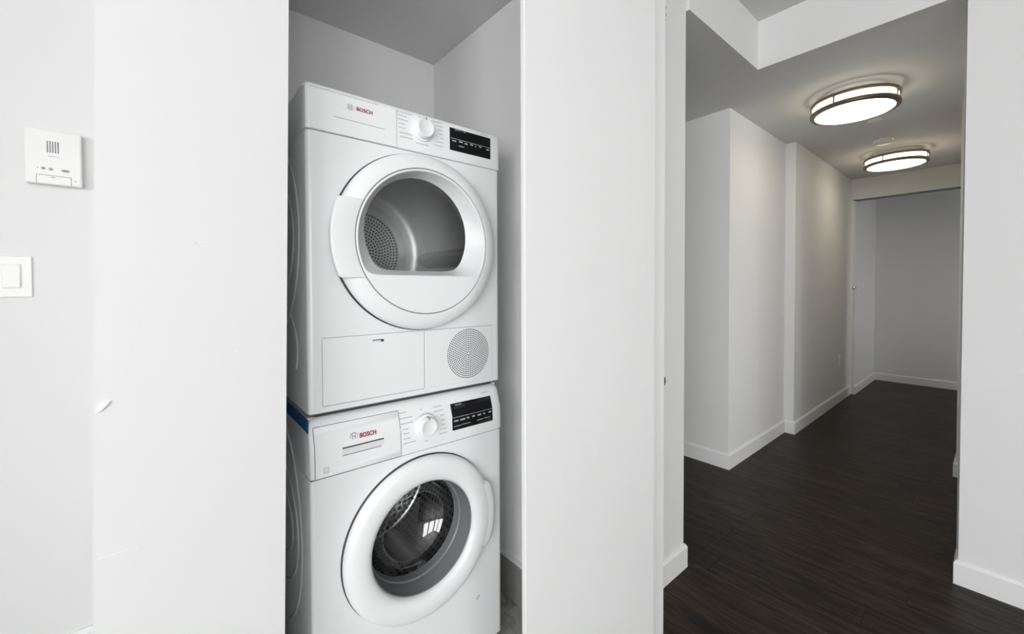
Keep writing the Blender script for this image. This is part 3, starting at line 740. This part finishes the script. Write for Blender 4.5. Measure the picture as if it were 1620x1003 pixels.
strip('drawer_seam', [(X0-.0008, a, X0-.0008, b) for a, b in zip(zs, zs[1:])] + [(X0, Z1+.0006, X1, Z1+.0006), (X0, Z0-.0006, X1, Z0-.0006)], .0014, wy, 'seam', wa, .0006)
strip('drawer_seam', [(X1+.0008, a, X1+.0008, b) for a, b in zip(zs, zs[1:])], .0008, wy, 'seam', wa, .0006)
strip('panel_seam', [(0, WSEAM, .598, WSEAM)], .0014, lambda z: WF, 'seam', wa, .0008)
# pull slot
strip('grip_slot', [(.0755, .7785, .1850, .7785)], .0034, yw, 'darkgap', dw, .0005)
strip('grip_slot', [(.0755, .7600, .1770, .7600)], .0022, yw, 'seam', dw, .0005)
strip('grip_face', [(.0755, .7690, .1850, .7690)], .0160, yw, 'bezel', dw, .0003)
strip('grip_lip', [(.0765, .7560, .1840, .7560)], .0060, yw, 'plastic', dw, .0008)
logo(.1055, .8015, .0098, yw, dw)
text('lettering', 'BOSCH', .1200, .7945, yw, .0125, 'red', dw, .0440, .028)
strip('energy_mark', [(.0295, .7275, .0405, .7275), (.0295, .7310, .0405, .7310), (.0295, .7410, .0405, .7410), (.0295, .7270, .0295, .7410), (.0405, .7270, .0405, .7410), (.033, .736, .0385, .736)], .0012, yw, 'print', dw, .0004)
legend(shift([(0.2394,0.8297,0.2623,0.8296),(0.2393,0.8153,0.2787,0.8147),(0.2418,0.8009,0.2786,0.8006),(0.2435,0.7859,0.2633,0.7860),(0.2456,0.7728,0.2632,0.7733),(0.2454,0.7584,0.2672,0.7583),(0.2453,0.7458,0.2837,0.7453),(0.3480,0.8270,0.3784,0.8279),(0.3479,0.8145,0.3813,0.8151),(0.3689,0.8000,0.3812,0.8016),(0.3688,0.7865,0.3818,0.7865),(0.3718,0.7724,0.3841,0.7724),(0.3625,0.7596,0.3872,0.7595),(0.3624,0.7470,0.3877,0.7466),(0.3120,0.7378,0.3236,0.7368),(0.5279,0.8402,0.5568,0.8388),(0.3056,0.8287,0.3113,0.8289)], -.006), wy, wa)
knob(.3125, .7850, wy, wa)
wd = curved_plate('display', .4035, .5590, .7480, .8275, wy, .0014, 'black', wa)
yk = lambda z: wy(z)-.0014
strip('dim_window', [(.414, .8045, .456, .8045)], .034, yk, 'dimglass', wd, .0002)
strip('display_line', [(.4060, .7868, .5570, .7880)], .0012, yk, 'icon', wd, .0004)
strip('display_print', [(.420,.8225,.4435,.8225),(.4080,.7602,.4360,.7602),(.4390,.7612,.4680,.7612),(.4950,.7620,.5200,.7620),(.5240,.7628,.5470,.7628)], .0020, yk, 'icon', wd, .0004)
strip('touch_keys', [(.4090,.7765,.4250,.7765),(.4310,.7765,.4500,.7765),(.4560,.7775,.4650,.7775),(.4770,.7780,.4870,.7780),(.4980,.7780,.5110,.7780),(.5200,.7785,.5270,.7785),(.5420,.7790,.5520,.7790)], .0046, yk, 'icon', wd, .0004)

# porthole door
wdo = thing('door', (WCX, WF, WCZ), '', None); del wdo['label']; wdo.parent = wa; wdo.location = Vector((WCX, WF, WCZ))-ROOT[wa.name]
lathe_y('door_ring', WCX, WCZ, [(.226, WF-.005), (.2335, WF-.0055), (.2345, WF-.009), (.2338, WF-.015), (.2310, WF-.0215), (.224, WF-.0275), (.212, WF-.031), (.195, WF-.0325), (.180, WF-.0310), (.1680, WF-.0270), (.1615, WF-.019), (.1600, WF-.006), (.170, WF-.005), (.226, WF-.005)], 'plastic', wdo, n=128, flat_ang=50)
lathe_y('door_gasket', WCX, WCZ, [(.2365, WF+.001), (.2365, WF-.003), (.2325, WF-.0055), (.19, WF-.0055), (.19, WF)], 'darkgap', wdo, n=96)
lathe_y('porthole_bore', WCX, WCZ, [(.1606, WF-.014), (.1585, WF-.012), (.1570, .000), (.1535, .012), (.1525, .030), (.1490, .034), (.1470, .060)], 'bore', wdo, n=112, flat_ang=30)
gp = []
for i in range(15):
    f = i/14; gp.append((.1475*math.cos(f*math.pi/2), .058+.085*math.sin(f*math.pi/2)))
lathe_y('porthole_glass', WCX, WCZ, gp, 'wglass', wdo, n=80, flat_ang=80)
# grip on the right of the ring
loops = []
A0, A1, NN = math.radians(-27), math.radians(25.5), 18
for i in range(NN+1):
    f = i/NN; a = A0+(A1-A0)*f
    e = max(0, 1-(min(f, 1-f)/.10)); ro = .2475-.010*e*e
    P = [(.214, WF-.020), (.216, WF-.0292), (ro-.012, WF-.0295), (ro-.004, WF-.026), (ro, WF-.019), (ro-.001, WF-.011), (.226, WF-.006)]
    loops.append([(WCX+r*math.cos(a), y, WCZ+r*math.sin(a)) for r, y in P])
K = len(loops[0]); vs = [p for L in loops for p in L]; fs = []
for i in range(NN):
    for k in range(K): j = (k+1) % K; fs.append((i*K+k, i*K+j, (i+1)*K+j, (i+1)*K+k))
fs += [tuple(range(K)), tuple(range(NN*K, (NN+1)*K))]
me = bpy.data.meshes.new('handle'); me.from_pydata(vs, [], fs)
bm = bmesh.new(); bm.from_mesh(me); bmesh.ops.recalc_face_normals(bm, faces=bm.faces[:]); bm.to_mesh(me); bm.free()
link('handle', me, 'plastic', wdo, True); me.set_sharp_from_angle(angle=math.radians(40))
for z in (.487, .435): box('hinge', .0725, .0775, WF-.008, WF, z-.006, z+.006, 'darkgap', wdo)
# tub and drum
lathe_y('door_seal', WCX, WCZ, [(.186, WF+.010), (.170, .02), (.168, .055), (.175, .075), (.24, .08)], 'gasket', wa, n=80)
uv_drum('drum', WCX, WCZ, .242, .08, .43, 'perf', wa, ku=72, rb=.03)
paddles(WCX, WCZ, .242, .10, .40, wa, 'drum', .055, 3, -1.25)
strip('drain_mark', [(.4945, .1795, .5045, .1855), (.4945, .1735, .5045, .1795), (.4945, .1735, .4945, .1795), (.5045, .1795, .5045, .1855)], .0011, lambda z: WF, 'seam', wa, .0004)
side_emboss(wa, 0, 0, [(.42, .50, .30, .20, 120, 240), (.42, .50, .34, .33, 110, 250), (.42, .50, .24, .12, 130, 230)])

# blue protective tape left on the washer's side
t = prism('blue_tape', [(-.0012, .006), (0, .006), (0, .50), (-.0012, .50)], .828, .862, 'blue')
tag(t, 'strip of blue tape left along the top of the washer side', 'tape')

# print too small to pick apart stays joined
for o in bpy.data.objects:
    if o.name.split('.')[0] in ('display_print', 'touch_keys', 'edge_hinge', 'drain_mark', 'energy_mark', 'side_ribs'): o['kind'] = 'stuff'
